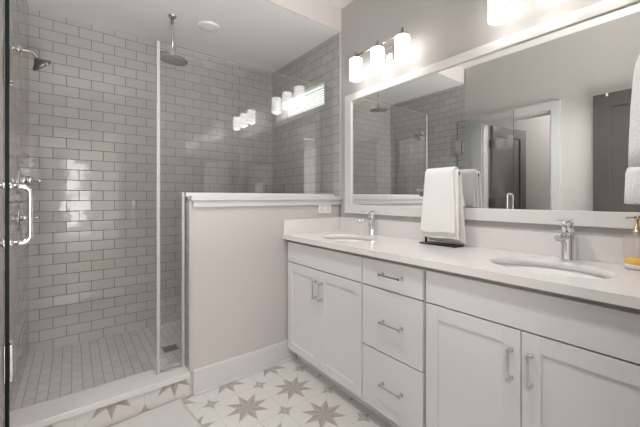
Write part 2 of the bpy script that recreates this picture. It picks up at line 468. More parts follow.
for i in range(8):
    z = WZ0+0.024+i*0.0215
    fs = box(bm, XW+0.018, XW+0.048, WY0+0.012, WY1-0.012, z-0.0012, z+0.0012)
    vs_ = {v for f in fs for v in f.verts}
    bmesh.ops.rotate(bm, verts=list(vs_), cent=(XW+0.033, 0, z), matrix=Matrix.Rotation(math.radians(-52), 3, 'Y'))
obj('blind', bm, MT['blind'], win)
bm = bmesh.new(); box(bm, XW+0.014, XW+0.052, WY0+0.010, WY1-0.010, WZ1-0.036, WZ1-0.009); obj('headrail', bm, MT['blind'], win)

# ------------------------------------------------------------------ shower glass
def slab_edges(bm, axis):
    for f in bm.faces:
        f.material_index = 0 if abs(f.normal[axis]) > 0.5 else 1
GX0 = 0.381
gp = thing('shower_glass_panel', 'fixed clear glass panel standing on the half wall and curb', 'shower screen', (GX0, YG, 0.14))
bm = bmesh.new()
out = [(GX0, 0.142), (PX0-0.024, 0.142), (PX0-0.024, 1.182), (XW-0.012, 1.182), (XW-0.012, 2.043), (GX0, 2.043)]
va = [bm.verts.new((x, YG-0.005, z)) for x, z in out]; vb = [bm.verts.new((x, YG+0.005, z)) for x, z in out]
bm.faces.new(va); bm.faces.new(vb[::-1])
for i in range(6): bm.faces.new((va[i], vb[i], vb[(i+1) % 6], va[(i+1) % 6]))
bmesh.ops.recalc_face_normals(bm, faces=bm.faces[:]); slab_edges(bm, 1)
obj('glass', bm, [MT['glass'], MT['edge_light']], gp)
bm = bmesh.new(); box(bm, PX0-0.036, PX0-0.022, YG-0.010, YG+0.010, 0.141, 1.180)
obj('wall_channel', bm, MT['channel'], gp)
bm = bmesh.new(); box(bm, GX0-0.006, GX0+0.011, YG-0.009, YG-0.0052, 0.142, 2.043); box(bm, GX0-0.006, GX0+0.011, YG+0.0052, YG+0.009, 0.142, 2.043); box(bm, GX0-0.006, GX0-0.0005, YG-0.0052, YG+0.0052, 0.142, 2.043)
obj('edge_strip', bm, MT['strip'], gp)['label'] = 'pale vinyl seal along the free edge'
bm = bmesh.new(); box(bm, GX0+0.004, PX0-0.036, YG-0.010, YG-0.006, 0.141, 0.150); box(bm, GX0+0.004, PX0-0.036, YG+0.006, YG+0.010, 0.141, 0.150)
obj('sill_channel', bm, MT['channel'], gp)

HX, HY = XL+0.012, YG           # hinge line of the swung-open door
FX, FY = -0.159, 1.352          # free edge
dv = Vector((FX-HX, FY-HY, 0)); DW = dv.length; dv.normalize(); nv = Vector((-dv.y, dv.x, 0))
nv = nv if nv.x > 0 else -nv
def D(s, n, z): return Vector((HX, HY, 0)) + dv*s + nv*n + Vector((0, 0, z))
def dbox(bm, s0, s1, n0, n1, z0, z1, mi=0):
    vs_ = [bm.verts.new(D(s, n, z)) for z in (z0, z1) for n in (n0, n1) for s in (s0, s1)]
    for f in [(0, 2, 3, 1), (4, 5, 7, 6), (0, 1, 5, 4), (2, 6, 7, 3), (0, 4, 6, 2), (1, 3, 7, 5)]:
        bm.faces.new([vs_[i] for i in f]).material_index = mi
sd = thing('shower_door', 'clear glass shower door swung open against the left wall', 'shower door', (HX, HY, 0.15))
bm = bmesh.new(); dbox(bm, 0.012, DW, -0.005, 0.005, 0.155, 2.043)
bmesh.ops.recalc_face_normals(bm, faces=bm.faces[:])
for f in bm.faces: f.material_index = 0 if abs(f.normal.dot(nv)) > 0.5 else 1
obj('glass', bm, [MT['glass'], MT['edge_dark']], sd)
for z in (0.42, 1.74):
    bm = bmesh.new(); dbox(bm, 0.012, 0.07, -0.014, -0.005, z-0.08, z+0.08); dbox(bm, 0.012, 0.07, 0.005, 0.014, z-0.08, z+0.08)
    dbox(bm, -0.008, 0.012, -0.016, 0.016, z-0.08, z+0.08)
    obj('hinge', bm, MT['chrome'], sd, bevel=0.002)
ZH0, ZH1, SH = 1.005, 1.185, DW-0.035
for sgn in (1, -1):
    bm = bmesh.new(); so = 0.053; rr = 0.022
    pts = [D(SH, sgn*0.005, ZH0)] + arc(D(SH, sgn*(so-rr), ZH0+rr), rr, -PI/2, 0, nv*sgn, (0, 0, 1), 6) \
        + arc(D(SH, sgn*(so-rr), ZH1-rr), rr, 0, PI/2, nv*sgn, (0, 0, 1), 6) + [D(SH, sgn*0.005, ZH1)]
    tube(bm, pts, 0.0085, 16)
    for z in (ZH0, ZH1): tube(bm, [D(SH, sgn*0.005, z), D(SH, sgn*0.010, z)], 0.014, 16)
    obj('pull_handle', bm, MT['chrome'], sd)

# ------------------------------------------------------------------ shower fittings
# rain head hanging from the ceiling
rx, ry = 0.575, 2.507
rh = thing('rain_shower_head', 'round chrome rain shower head hanging from the shower ceiling', 'shower head', (rx, ry, ZS))
bm = bmesh.new(); lathe(bm, [(0.030, 0), (0.030, -0.004), (0.024, -0.010), (0.010, -0.014)], (rx, ry, ZS)); obj('flange', bm, MT['nickel'], rh)
bm = bmesh.new(); lathe(bm, [(0.0095, 0), (0.0095, -0.262)], (rx, ry, ZS-0.012), n=16); lathe(bm, [(0.014, 0), (0.014, -0.03)], (rx, ry, ZS-0.257), n=16); obj('drop_arm', bm, MT['nickel'], rh)
tiltm = Matrix.Rotation(math.radians(7), 3, 'Y') @ Matrix.Rotation(math.radians(5), 3, 'X')
bm = bmesh.new(); lathe(bm, [(0.016, 0.012), (0.026, 0.002), (0.055, -0.008), (0.100, -0.017), (0.108, -0.021), (0.108, -0.028), (0.104, -0.031)], (rx, ry, ZS-0.287), tiltm, n=40)
hd = obj('head', bm, MT['steel'], rh)
bm = bmesh.new(); lathe(bm, [(0.102, -0.033), (0.100, -0.038)], (rx, ry, ZS-0.287), tiltm, n=40)
for k in range(3):
    for i in range(8*(k+1)):
        a = 2*PI*i/(8*(k+1)); p = Vector((rx, ry, ZS-0.287)) + tiltm @ Vector((0.03*(k+1)*math.cos(a), 0.03*(k+1)*math.sin(a), -0.037))
        lathe(bm, [(0.0032, 0), (0.0024, -0.004)], p, tiltm, n=6)
f_ = obj('spray_face', bm, MT['black'], hd); f_.data.materials[0] = mat('grey_rubber', (0.30, 0.295, 0.285), 0.5)
bm = bmesh.new(); p = Vector((rx, ry, ZS-0.287)) + tiltm @ Vector((0.085, -0.070, -0.026)); q = Vector((rx, ry, ZS-0.287)) + tiltm @ Vector((0.098, -0.082, -0.024))
tube(bm, [p, q], [0.006, 0.008], 10); obj('spray_lever', bm, MT['chrome'], hd)

# wall shower head on the left wall
sy = 2.49
sh = thing('wall_shower_head', 'small tilted chrome shower head on a curved arm from the left wall', 'shower head', (XL, sy, 1.99))
bm = bmesh.new(); lathe(bm, [(0.032, 0), (0.030, 0.006), (0.014, 0.014)], (XL, sy, 1.995), 'x'); obj('flange', bm, MT['chrome'], sh)
bm = bmesh.new()
P0, P1, P2, P3 = Vector((XL+0.008, sy, 1.995)), Vector((XL+0.05, sy, 2.005)), Vector((XL+0.075, sy, 1.985)), Vector((XL+0.082, sy, 1.955))
tube(bm, [(P0*(1-t)**3 + P1*3*t*(1-t)**2 + P2*3*t*t*(1-t) + P3*t**3) for t in [i/12 for i in range(13)]], 0.0085, 12); obj('arm', bm, MT['nickel'], sh)
axm = Matrix.Rotation(math.radians(-42), 3, 'Y') @ Matrix.Rotation(math.radians(14), 3, 'X')
hc = Vector((XL+0.090, sy, 1.942))
bm = bmesh.new(); lathe(bm, [(0.012, 0.028), (0.016, 0.018), (0.030, 0.006), (0.052, -0.010), (0.055, -0.018), (0.052, -0.024)], hc, axm, n=28); hd = obj('head', bm, MT['steel'], sh)
bm = bmesh.new(); lathe(bm, [(0.047, -0.0235), (0.045, -0.028)], hc, axm, n=28)
obj('spray_face', bm, f_.data.materials[0], hd)
bm = bmesh.new(); tube(bm, [hc + axm @ Vector((0.01, -0.05, -0.018)), hc + axm @ Vector((0.013, -0.066, -0.022))], 0.005, 8); obj('spray_lever', bm, MT['nickel'], hd)

# two valves on the left wall
vy, vz = 2.50, 1.245
va_ = thing('lever_shower_valve', 'chrome shower valve with lever handle, upper of the two on left wall', 'shower valve', (XL, vy, vz), 'shower valves on the left wall')
bm = bmesh.new(); lathe(bm, [(0.074, 0), (0.074, 0.005), (0.066, 0.011), (0.034, 0.014)], (XL, vy, vz), 'x', n=36); lathe(bm, [(0.032, 0.012), (0.030, 0.030)], (XL, vy, vz), 'x'); obj('escutcheon', bm, MT['chrome'], va_)
bm = bmesh.new(); lathe(bm, [(0.024, 0.030), (0.024, 0.052), (0.018, 0.060)], (XL, vy, vz+0.004), 'x', n=24)
tube(bm, [(XL+0.045, vy, vz+0.012), (XL+0.062, vy-0.004, vz+0.010), (XL+0.088, vy-0.012, vz+0.002), (XL+0.098, vy-0.014, vz-0.003)], [0.013, 0.012, 0.010, 0.011], 14)
obj('lever_handle', bm, MT['chrome'], va_)
vz = 1.032
vb_ = thing('cross_shower_valve', 'chrome shower valve with cross handle, lower of the two on left wall', 'shower valve', (XL, vy, vz), 'shower valves on the left wall')
bm = bmesh.new(); lathe(bm, [(0.074, 0), (0.074, 0.005), (0.066, 0.011), (0.030, 0.016)], (XL, vy, vz), 'x', n=36); lathe(bm, [(0.022, 0.012), (0.020, 0.038)], (XL, vy, vz), 'x'); obj('escutcheon', bm, MT['chrome'], vb_)
bm = bmesh.new(); lathe(bm, [(0.019, 0.036), (0.022, 0.048), (0.016, 0.060), (0.004, 0.063)], (XL, vy, vz), 'x', n=20)
for k in range(4):
    a = PI/4*0 + k*PI/2 + 0.35; e = Vector((0, math.cos(a), math.sin(a)))
    c_ = Vector((XL+0.047, vy, vz)); tube(bm, [c_+e*0.012, c_+e*0.036, c_+e*0.040, c_+e*0.050], [0.008, 0.008, 0.012, 0.011], 12)
tube(bm, [(XL+0.058, vy, vz), (XL+0.078, vy-0.008, vz+0.001), (XL+0.088, vy-0.012, vz+0.002)], [0.007, 0.008, 0.013], 12)
obj('cross_handle', bm, MT['chrome'], vb_)

# drain
dr = thing('shower_drain', 'square dark metal drain in the shower floor', 'drain', (0.557, 2.485, ZF))
bm = bmesh.new(); s_ = 0.052
for a, b, c, e in ((-s_, s_, -s_, -s_+0.008), (-s_, s_, s_-0.008, s_), (-s_, -s_+0.008, -s_+0.008, s_-0.008), (s_-0.008, s_, -s_+0.008, s_-0.008)):
    box(bm, 0.557+a, 0.557+b, 2.485+c, 2.485+e, ZF, ZF+0.004)
obj('frame', bm, MT['nickel'], dr)
bm = bmesh.new(); box(bm, 0.557-0.044, 0.557+0.044, 2.485-0.044, 2.485+0.044, ZF, ZF+0.001, 1)
for i in range(6): box(bm, 0.557-0.044+i*0.0152, 0.557-0.044+i*0.0152+0.009, 2.441, 2.529, ZF+0.001, ZF+0.003)
obj('grate', bm, [mat('dark_bronze', (0.09, 0.085, 0.08), 0.4, 0.8), MT['rubber']], dr)

# ceiling disc in the shower
cx, cy_ = 0.836, 2.487
cl = thing('ceiling_light', 'small round white light on the shower ceiling', 'ceiling light', (cx, cy_, ZS))
bm = bmesh.new(); lathe(bm, [(0.082, 0), (0.082, -0.004), (0.076, -0.014), (0.066, -0.018), (0.062, -0.014)], (cx, cy_, ZS), n=40, caps=False); obj('trim_ring', bm, MT['plastic'], cl)
bm = bmesh.new(); lathe(bm, [(0.064, -0.004), (0.062, -0.013), (0.05, -0.018), (0.02, -0.021), (0.002, -0.0215)], (cx, cy_, ZS), n=40); obj('lens', bm, MT['lens'], cl)
# surface-mounted downlights added on the main ceiling for fill light, above the camera's view
def downlight(x, y, label):
    ml = thing('ceiling_light', label, 'ceiling light', (x, y, ZC), 'added cylinder downlights on the main ceiling')
    bm = bmesh.new(); lathe(bm, [(0.075, 0), (0.075, -0.095), (0.068, -0.095), (0.068, -0.004)], (x, y, ZC), n=40, caps=False); obj('body', bm, MT['plastic'], ml)
    bm = bmesh.new(); lathe(bm, [(0.067, -0.006), (0.067, -0.012)], (x, y, ZC), n=40); obj('lens', bm, MT['lens'], ml)
    d = bpy.data.lights.new('downlight_fill', 'SPOT'); d.energy = CAN_FILL; d.color = (1, 0.985, 0.97); d.shadow_soft_size = 0.05
    d.spot_size = math.radians(120); d.spot_blend = 0.6
    lo = bpy.data.objects.new('downlight_fill', d); COL.objects.link(lo); lo.location = (x, y, ZC-0.075)
downlight(0.48, 0.38, 'added round white downlight on the main ceiling nearest the entry')
downlight(0.55, 1.15, 'added round white downlight on the main ceiling nearer the shower')

# ------------------------------------------------------------------ vanity
VX, VXC, VB = 1.190, 1.211, 0.095       # door faces, carcass front, underside of fronts
VT = 0.838
def pull(bm, c, axis, L=0.112):
    """bar pull in front of a panel facing -x; axis 'y' or 'z'"""
    c = Vector(c); e = Vector((0, 1, 0)) if axis == 'y' else Vector((0, 0, 1)); o_ = Vector((0, 0, 1)) if axis == 'y' else Vector((0, 1, 0))
    def bx(c0, he, ho, x0, x1):
        p = c0; lo_ = p - e*he - o_*ho; hi = p + e*he + o_*ho
        box(bm, x0, x1, min(lo_.y, hi.y), max(lo_.y, hi.y), min(lo_.z, hi.z), max(lo_.z, hi.z))
    for s in (-1, 1):
        bx(c + e*s*(L/2-0.008), 0.0075, 0.0075, VX-0.005, VX)
        bx(c + e*s*(L/2-0.008), 0.005, 0.005, VX-0.028, VX-0.005)
        bx(c + e*s*(L/2-0.006), 0.0065, 0.0058, VX-0.033, VX-0.024)
    bx(c, L/2-0.012, 0.0038, VX-0.032, VX-0.025)
def shaker(bm, y0, y1, z0, z1, rail=0.056, dep=0.006):
    box(bm, VX+dep, VX+0.020, y0+rail-0.004, y1-rail+0.004, z0+rail-0.004, z1-rail+0.004)
    box(bm, VX, VX+0.020, y0, y0+rail, z0, z1); box(bm, VX, VX+0.020, y1-rail, y1, z0, z1)
    box(bm, VX, VX+0.020, y0+rail, y1-rail, z0, z0+rail); box(bm, VX, VX+0.020, y0+rail, y1-rail, z1-rail, z1)
def carcass(cab, y0, y1):
    bm = bmesh.new()
    box(bm, VXC, XW-0.004, y0, y0+0.018, 0.095, 0.855); box(bm, VXC, XW-0.004, y1-0.018, y1, 0.095, 0.855)
    box(bm, VXC, XW-0.004, y0+0.018, y1-0.018, 0.095, 0.113); box(bm, XW-0.016, XW-0.004, y0+0.018, y1-0.018, 0.113, 0.855)
    box(bm, VXC, VXC+0.02, y0+0.018, y1-0.018, 0.69, 0.72); box(bm, VXC, VXC+0.02, y0+0.018, y1-0.018, 0.80, 0.855)
    obj('carcass', bm, MT['cabin'], cab)
    bm = bmesh.new(); box(bm, 1.268, 1.286, y0, y1, 0.0, 0.095); obj('toe_kick', bm, MT['cab'], cab)
def sink_base(y0, y1, label):
    cab = thing('sink_cabinet', label, 'cabinet', (VXC, (y0+y1)/2, 0), 'vanity cabinet units')
    carcass(cab, y0, y1)
    g = 0.004; ym = (y0+y1)/2
    bm = bmesh.new(); box(bm, VX, VX+0.020, y0+g, y1-g, 0.706, VT); obj('false_front', bm, MT['cab'], cab, bevel=0.0012)
    for a, b, hy in ((y0+g, ym-0.0015, ym-0.030), (ym+0.0015, y1-g, ym+0.030)):
        bm = bmesh.new(); shaker(bm, a, b, VB, 0.700); dr_ = obj('door', bm, MT['cab'], cab, bevel=0.0012)
        bm = bmesh.new(); pull(bm, (0, hy, 0.581), 'z'); obj('handle', bm, MT['nickel'], dr_, bevel=0.0012)
    return cab
Y0, Y1, Y2, Y3 = 0.062, 0.807, 1.177, 1.908
sink_base(Y2, Y3, 'white two-door sink cabinet beside the half wall')
sink_base(Y0, Y1-0.006, 'white two-door sink cabinet nearest the camera, right of the drawers')
cab = thing('drawer_cabinet', 'white three-drawer cabinet between the two sink cabinets', 'cabinet', (VXC, (Y1+Y2)/2, 0), 'vanity cabinet units')
carcass(cab, Y1-0.002, Y2-0.001)
for z0, z1, hz in ((0.706, VT, 0.778), (0.396, 0.700, 0.548), (VB, 0.390, 0.246)):
    bm = bmesh.new(); box(bm, VX, VX+0.020, Y1+0.006, Y2-0.003, z0, z1); dw = obj('drawer', bm, MT['cab'], cab, bevel=0.0012)
    bm = bmesh.new(); pull(bm, (0, 0.977, hz), 'y', 0.128); obj('handle', bm, MT['nickel'], dw, bevel=0.0012)
# filler against the half wall
bm = bmesh.new(); box(bm, VX+0.002, VX+0.022, Y3, YP-0.0285, VB, VT)
bm.free()

# countertop with two oval cut-outs
CX0, CYA, CYB, TH = 1.160, 0.036, YP-0.001, 0.030
SX, SA, SBB = 1.415, 0.150, 0.200
S1Y, S2Y = 1.520, 0.425
ct = thing('countertop', 'long white quartz vanity top with two oval sink cut-outs', 'countertop', (CX0, 1.0, ZCT-TH))
bm = bmesh.new()
xb = XW-0.001; N = 48
def ring_patch(cy):
    """square slab patch with an oval hole; returns its (top, bottom) vertices along the near and far edges, sorted by x"""
    edges = {}
    for z in (ZCT, ZCT-TH):
        inner, outer = [], []
        for i in range(N):
            a = 2*PI*i/N; c, s = math.cos(a), math.sin(a)
            inner.append(bm.verts.new((SX+SA*c, cy+SBB*s, z)))
            dx = (xb-SX) if c > 0 else (SX-CX0); k = min(dx/abs(c) if abs(c) > 1e-6 else 9, 0.26/abs(s) if abs(s) > 1e-6 else 9)
            outer.append([SX+k*c, cy+k*s, z])
        for cxn, cyn in ((CX0, cy-0.26), (CX0, cy+0.26), (xb, cy-0.26), (xb, cy+0.26)):
            j = min(range(N), key=lambda q: (outer[q][0]-cxn)**2+(outer[q][1]-cyn)**2); outer[j][0] = cxn; outer[j][1] = cyn
        ov = [bm.verts.new(p) for p in outer]
        for i in range(N):
            j = (i+1) % N; bm.faces.new((inner[i], inner[j], ov[j], ov[i]))
        if z == ZCT: top = inner; to = ov
        else: bot = inner; bo = ov
    for i in range(N):
        j = (i+1) % N; bm.faces.new((top[i], bot[i], bot[j], top[j])).smooth = True
        if abs(to[i].co.x-to[j].co.x) < 1e-5: bm.faces.new((to[i], to[j], bo[j], bo[i]))
    pick = lambda vs_, q: sorted((v for v in vs_ if abs(v.co.y-q) < 1e-5), key=lambda v: v.co.x)
    return [(pick(to, q), pick(bo, q)) for q in (cy-0.26, cy+0.26)]
n1, f1 = ring_patch(S2Y); n2, f2 = ring_patch(S1Y)
def end_row(y): return [[bm.verts.new((x, y, z)) for x in (CX0, xb)] for z in (ZCT, ZCT-TH)]
e0, e1 = end_row(CYA), end_row(CYB)
for (ta, ba), (tb, bb) in ((e0, n1), (f1, n2), (f2, e1)):
    bm.faces.new(ta + tb[::-1]); bm.faces.new(ba + bb[::-1])
    for k in (0, -1): bm.faces.new((ta[k], tb[k], bb[k], ba[k]))
for t_, b_ in (e0, e1): bm.faces.new((t_[0], t_[1], b_[1], b_[0]))
obj('slab', bm, MT['quartz'], ct)
bm = bmesh.new(); box(bm, XW-0.018, XW-0.001, CYA, CYB-0.016, ZCT, 0.993); tag(obj('backsplash', bm, MT['quartz'], bevel=0.0015, origin=(XW, 0.98, ZCT)), 'long white quartz backsplash strip along the vanity wall under the mirror', 'backsplash')
bm = bmesh.new(); box(bm, CX0+0.004, XW-0.001, CYB-0.016, CYB, ZCT, 0.993); tag(obj('side_splash', bm, MT['quartz'], bevel=0.0015, origin=(1.43, CYB, ZCT)), 'short white quartz splash strip on the half wall under the outlet', 'backsplash')

def sink(cy, label):
    t = thing('sink', label, 'sink', (SX, cy, ZCT-TH-0.14), 'undermount sinks')
    bm = bmesh.new(); rings = []
    prof = [(1.10, 0.0), (1.035, 0.0), (1.02, -0.012), (0.99, -0.045), (0.93, -0.085), (0.80, -0.115), (0.55, -0.130), (0.2, -0.136), (0.09, -0.138)]
    for k, z in prof:
        rings.append([bm.verts.new((SX+SA*k*math.cos(2*PI*i/N), cy+SBB*k*math.sin(2*PI*i/N), ZCT-TH-0.001+z)) for i in range(N)])
    back = [(0.09, -0.150), (0.5, -0.145), (0.86, -0.122), (1.0, -0.085), (1.06, -0.02), (1.10, -0.010)]
    for k, z in back:
        rings.append([bm.verts.new((SX+SA*k*math.cos(2*PI*i/N), cy+SBB*k*math.sin(2*PI*i/N), ZCT-TH-0.001+z)) for i in range(N)])
    rings.append(rings[0])
    for a, b in zip(rings, rings[1:]):
        for i in range(N):
            j = (i+1) % N; bm.faces.new((a[i], a[j], b[j], b[i])).smooth = True
    obj('bowl', bm, MT['porc'], t)
    bm = bmesh.new(); lathe(bm, [(0.012, -0.150), (0.012, -0.137), (0.022, -0.136), (0.022, -0.133), (0.015, -0.130), (0.002, -0.129)], (SX, cy, ZCT-TH)); obj('drain', bm, MT['chrome'], t)
sink(S1Y, 'oval white undermount sink in the far end of the counter, near the half wall')
sink(S2Y, 'oval white undermount sink in the near end of the counter, near the soap bottle')

def faucet(cy, label):
    fx = 1.622
    t = thing('faucet', label, 'faucet', (fx, cy, ZCT), 'single hole chrome faucets')
    bm = bmesh.new(); lathe(bm, [(0.027, 0), (0.027, 0.006), (0.0215, 0.010), (0.0215, 0.112), (0.0200, 0.114)], (fx, cy, ZCT), n=32); obj('body', bm, MT['chrome'], t)
    bm = bmesh.new(); lathe(bm, [(0.0215, 0.117), (0.0215, 0.158), (0.012, 0.160), (0.012, 0.165)], (fx, cy, ZCT), n=32); obj('cartridge_cap', bm, MT['chrome'], t)
    bm = bmesh.new(); box(bm, fx-0.078, fx+0.030, cy-0.013, cy+0.013, ZCT+0.165, ZCT+0.171)
    obj('lever', bm, MT['chrome'], t, bevel=0.002)
    bm = bmesh.new(); tube(bm, [(fx, cy, ZCT+0.098), (fx-0.05, cy, ZCT+0.102), (fx-0.128, cy, ZCT+0.103)], [0.0115, 0.0105, 0.0105], 20)
    lathe(bm, [(0.0085, 0), (0.0085, -0.012)], (fx-0.115, cy, ZCT+0.095), n=16)
    obj('spout', bm, MT['chrome'], t)
faucet(1.512, 'chrome faucet behind the far sink, beside the half wall')
faucet(0.414, 'chrome faucet behind the near sink, beside the soap bottle')

# soap dispenser
sx_, sy_ = 1.616, 0.2065
so = thing('soap_dispenser', 'ribbed clear glass soap bottle with brass pump and little amber soap', 'soap dispenser', (sx_, sy_, ZCT))
def ribbed(bm, prof, n=96, amp=0.0022):
    rings = []
    for r, h, rb in prof:
        rings.append([bm.verts.new((sx_+(r+amp*rb*math.cos(20*2*PI*i/n))*math.cos(2*PI*i/n), sy_+(r+amp*rb*math.cos(20*2*PI*i/n))*math.sin(2*PI*i/n), ZCT+h)) for i in range(n)])
    for a, b in zip(rings, rings[1:]):
        for i in range(n): bm.faces.new((a[i], a[(i+1) % n], b[(i+1) % n], b[i])).smooth = True
    bm.faces.new(rings[0][::-1]); bm.faces.new(rings[-1])
bm = bmesh.new(); ribbed(bm, [(0.034, 0, 0), (0.036, 0.004, 1), (0.036, 0.104, 1), (0.034, 0.114, 1), (0.024, 0.124, 0), (0.016, 0.127, 0), (0.0155, 0.136, 0)])
obj('bottle', bm, glass_mat('ribbed_glass', (0.985, 0.98, 0.97), 0.07, 0.8), so)
bm = bmesh.new(); lathe(bm, [(0.033, 0.020), (0.034, 0.023), (0.034, 0.041), (0.033, 0.0415)], (sx_, sy_, ZCT), n=40); obj('soap', bm, MT['amber'], so)['label'] = 'amber liquid soap'
bm = bmesh.new(); lathe(bm, [(0.034, 0.002), (0.0345, 0.016), (0.033, 0.0195)], (sx_, sy_, ZCT), n=40); obj('base', bm, mat('thick_glass_base', (0.84, 0.83, 0.81), 0.08), so)
bm = bmesh.new(); lathe(bm, [(0.0165, 0.130), (0.0165, 0.139), (0.0105, 0.140), (0.0105, 0.156), (0.005, 0.1565), (0.005, 0.182)], (sx_, sy_, ZCT), n=24); pm = obj('pump', bm, MT['brass'], so)
bm = bmesh.new(); lathe(bm, [(0.0085, 0.182), (0.0085, 0.1925), (0.0075, 0.194)], (sx_, sy_, ZCT), n=20); tube(bm, [(sx_, sy_, ZCT+0.188), (sx_-0.025, sy_+0.012, ZCT+0.188), (sx_-0.046, sy_+0.022, ZCT+0.187), (sx_-0.050, sy_+0.024, ZCT+0.183)], [0.0032, 0.003, 0.0028, 0.0024], 12)
obj('nozzle', bm, MT['brass'], pm)
bm = bmesh.new(); tube(bm, [(sx_, sy_, ZCT+0.132), (sx_+0.004, sy_, ZCT+0.020)], 0.002, 8); obj('dip_tube', bm, MT['plastic'], so)

# towel stand and its towels
rxx, ryl, ryr, rz = 1.588, 1.068, 0.872, 1.276
ts = thing('towel_stand', 'slim black metal towel stand on the counter between the sinks', 'towel stand', (rxx, 0.99, ZCT))
bm = bmesh.new(); box(bm, 1.556, 1.640, 0.868, 1.085, ZCT, ZCT+0.007); obj('base', bm, MT['black'], ts, bevel=0.002)
bm = bmesh.new()
tube(bm, [(rxx, 1.062, ZCT+0.006), (rxx, 1.062, rz-0.02)] + arc((rxx, 1.042, rz-0.02), 0.02, 0, PI/2, (0, 1, 0), (0, 0, 1), 6) + [(rxx, ryr, rz)], 0.006, 12)
lathe(bm, [(0.0085, 0), (0.0085, 0.012)], (rxx, ryr+0.004, rz), '-y', n=14)
obj('rail', bm, MT['black'], ts)

def draped(name, mtl, y0, y1, thick, zf, zb, off, amp, flare, label, grp, rr):
    """towel hung over the rail: cross-section path front hem -> over the rail -> back hem, given thickness"""
    path = []
    nf = 16
    for i in range(nf+1):
        f = i/nf; path.append((-(rr+off) - 0.016*(1-f)**1.5, zf + (rz-zf)*f, 1-f, -1))
    for i in range(1, 8):
        a = PI*(1-i/8); path.append(((rr+off)*math.cos(a), rz+(rr+off)*math.sin(a), 0, 0))
    for i in range(nf+1):
        f = i/nf; path.append(((rr+off) + 0.014*f**1.5, rz + (zb-rz)*f, f, 1))
    ny = 18; bm = bmesh.new(); G = []
    for px, pz, dn, side in path:
        row = []
        for j in range(ny+1):
            q = j/ny; yy = y0 + (y1-y0)*q
            yy += (q-0.5)*flare*dn
            wv = amp*dn*math.sin(q*9.0+side*1.3) + amp*0.6*dn*math.sin(q*17+pz*9)
            row.append(bm.verts.new((rxx+px+wv, yy, pz + 0.003*math.sin(q*7)*(dn > 0.98))))
        G.append(row)
    for a, b in zip(G, G[1:]):
        for j in range(ny): bm.faces.new((a[j], a[j+1], b[j+1], b[j])).smooth = True
    o = obj(name, bm, mtl, origin=(rxx, (y0+y1)/2, rz))
    m = o.modifiers.new('thick', 'SOLIDIFY'); m.thickness = thick; m.offset = 0
    m = o.modifiers.new('bev', 'BEVEL'); m.width = thick*0.4; m.segments = 3; m.limit_method = 'ANGLE'
    m = o.modifiers.new('sub', 'SUBSURF'); m.levels = 1; m.render_levels = 1
    return tag(o, label, 'towel', grp)
draped('hand_towel', MT['towel2'], 0.862, 1.050, 0.015, 0.932, 0.908, 0.0, 0.003, 0.030, 'cream-white towel hanging longest on the black stand, under the shorter one', 'towels on the black stand', 0.015)
draped('hand_towel', MT['towel'], 0.880, 1.047, 0.013, 0.962, 1.10, 0.0, 0.002, 0.044, 'white towel draped over the top of the black stand, shorter one in front', 'towels on the black stand', 0.031)

# towel on the end wall, right edge of the picture
tr = thing('towel_hook', 'metal peg hook on the end wall holding the white towel', 'hook', (1.40, YE, 1.60))
bm = bmesh.new(); lathe(bm, [(0.024, 0), (0.024, 0.008), (0.009, 0.012), (0.008, 0.015)], (1.40, YE, 1.60), 'y', n=24); obj('mount', bm, MT['nickel'], tr)
bm = bmesh.new(); tube(bm, [(1.40, YE+0.012, 1.60), (1.40, YE+0.085, 1.60), (1.40, YE+0.105, 1.612)], [0.007, 0.007, 0.009], 12); obj('peg', bm, MT['nickel'], tr)
def hang(bm, levels, cx, n=40, e=3.2):
    rings = []
    for z, hx, y0, y1, rp in levels:
        y1 += 0.012
        ring = []
        for i in range(n):
            a = 2*PI*i/n; c, s = math.cos(a), math.sin(a)
            k = (abs(c)**e+abs(s)**e)**(-1/e)
            cy = (y0+y1)/2; hy = (y1-y0)/2
            ring.append(bm.verts.new((cx+hx*k*c + rp*math.sin(5*a), cy+hy*k*s + rp*math.cos(4*a+1), z)))
        rings.append(ring)
    for a, b in zip(rings, rings[1:]):
        for i in range(n): bm.faces.new((a[i], a[(i+1) % n], b[(i+1) % n], b[i])).smooth = True
    bm.faces.new(rings[0][::-1]); bm.faces.new(rings[-1])
ht = thing('hand_towel', 'thick white towel hanging at the right edge above the soap bottle', 'towel', (1.40, 0.11, 1.36))
bm = bmesh.new()
hang(bm, [(1.226, 0.146, 0.060, 0.181, 0.001), (1.30, 0.146, 0.060, 0.180, 0.001), (1.42, 0.144, 0.062, 0.176, 0.001), (1.50, 0.140, 0.066, 0.170, 0), (1.545, 0.136, 0.070, 0.165, 0), (1.568, 0.130, 0.078, 0.157, 0), (1.578, 0.10, 0.092, 0.135, 0)], 1.40)
obj('front_fold', bm, MT['towel'], ht)
bm = bmesh.new()
hang(bm, [(1.131, 0.150, 0.050, 0.187, 0.001), (1.134, 0.152, 0.048, 0.190, 0.001), (1.18, 0.151, 0.050, 0.189, 0.002), (1.222, 0.149, 0.052, 0.187, 0.001), (1.236, 0.147, 0.056, 0.183, 0.0), (1.240, 0.140, 0.062, 0.176, 0.0)], 1.40)
obj('lower_fold', bm, MT['towel'], ht)
bm = bmesh.new(); tube(bm, arc((1.40, 0.112, 1.582), 0.029, 0, PI, (1, 0, 0), (0, 0, 1), 14), 0.003, 8); obj('hanging_loop', bm, MT['towel2'], ht)

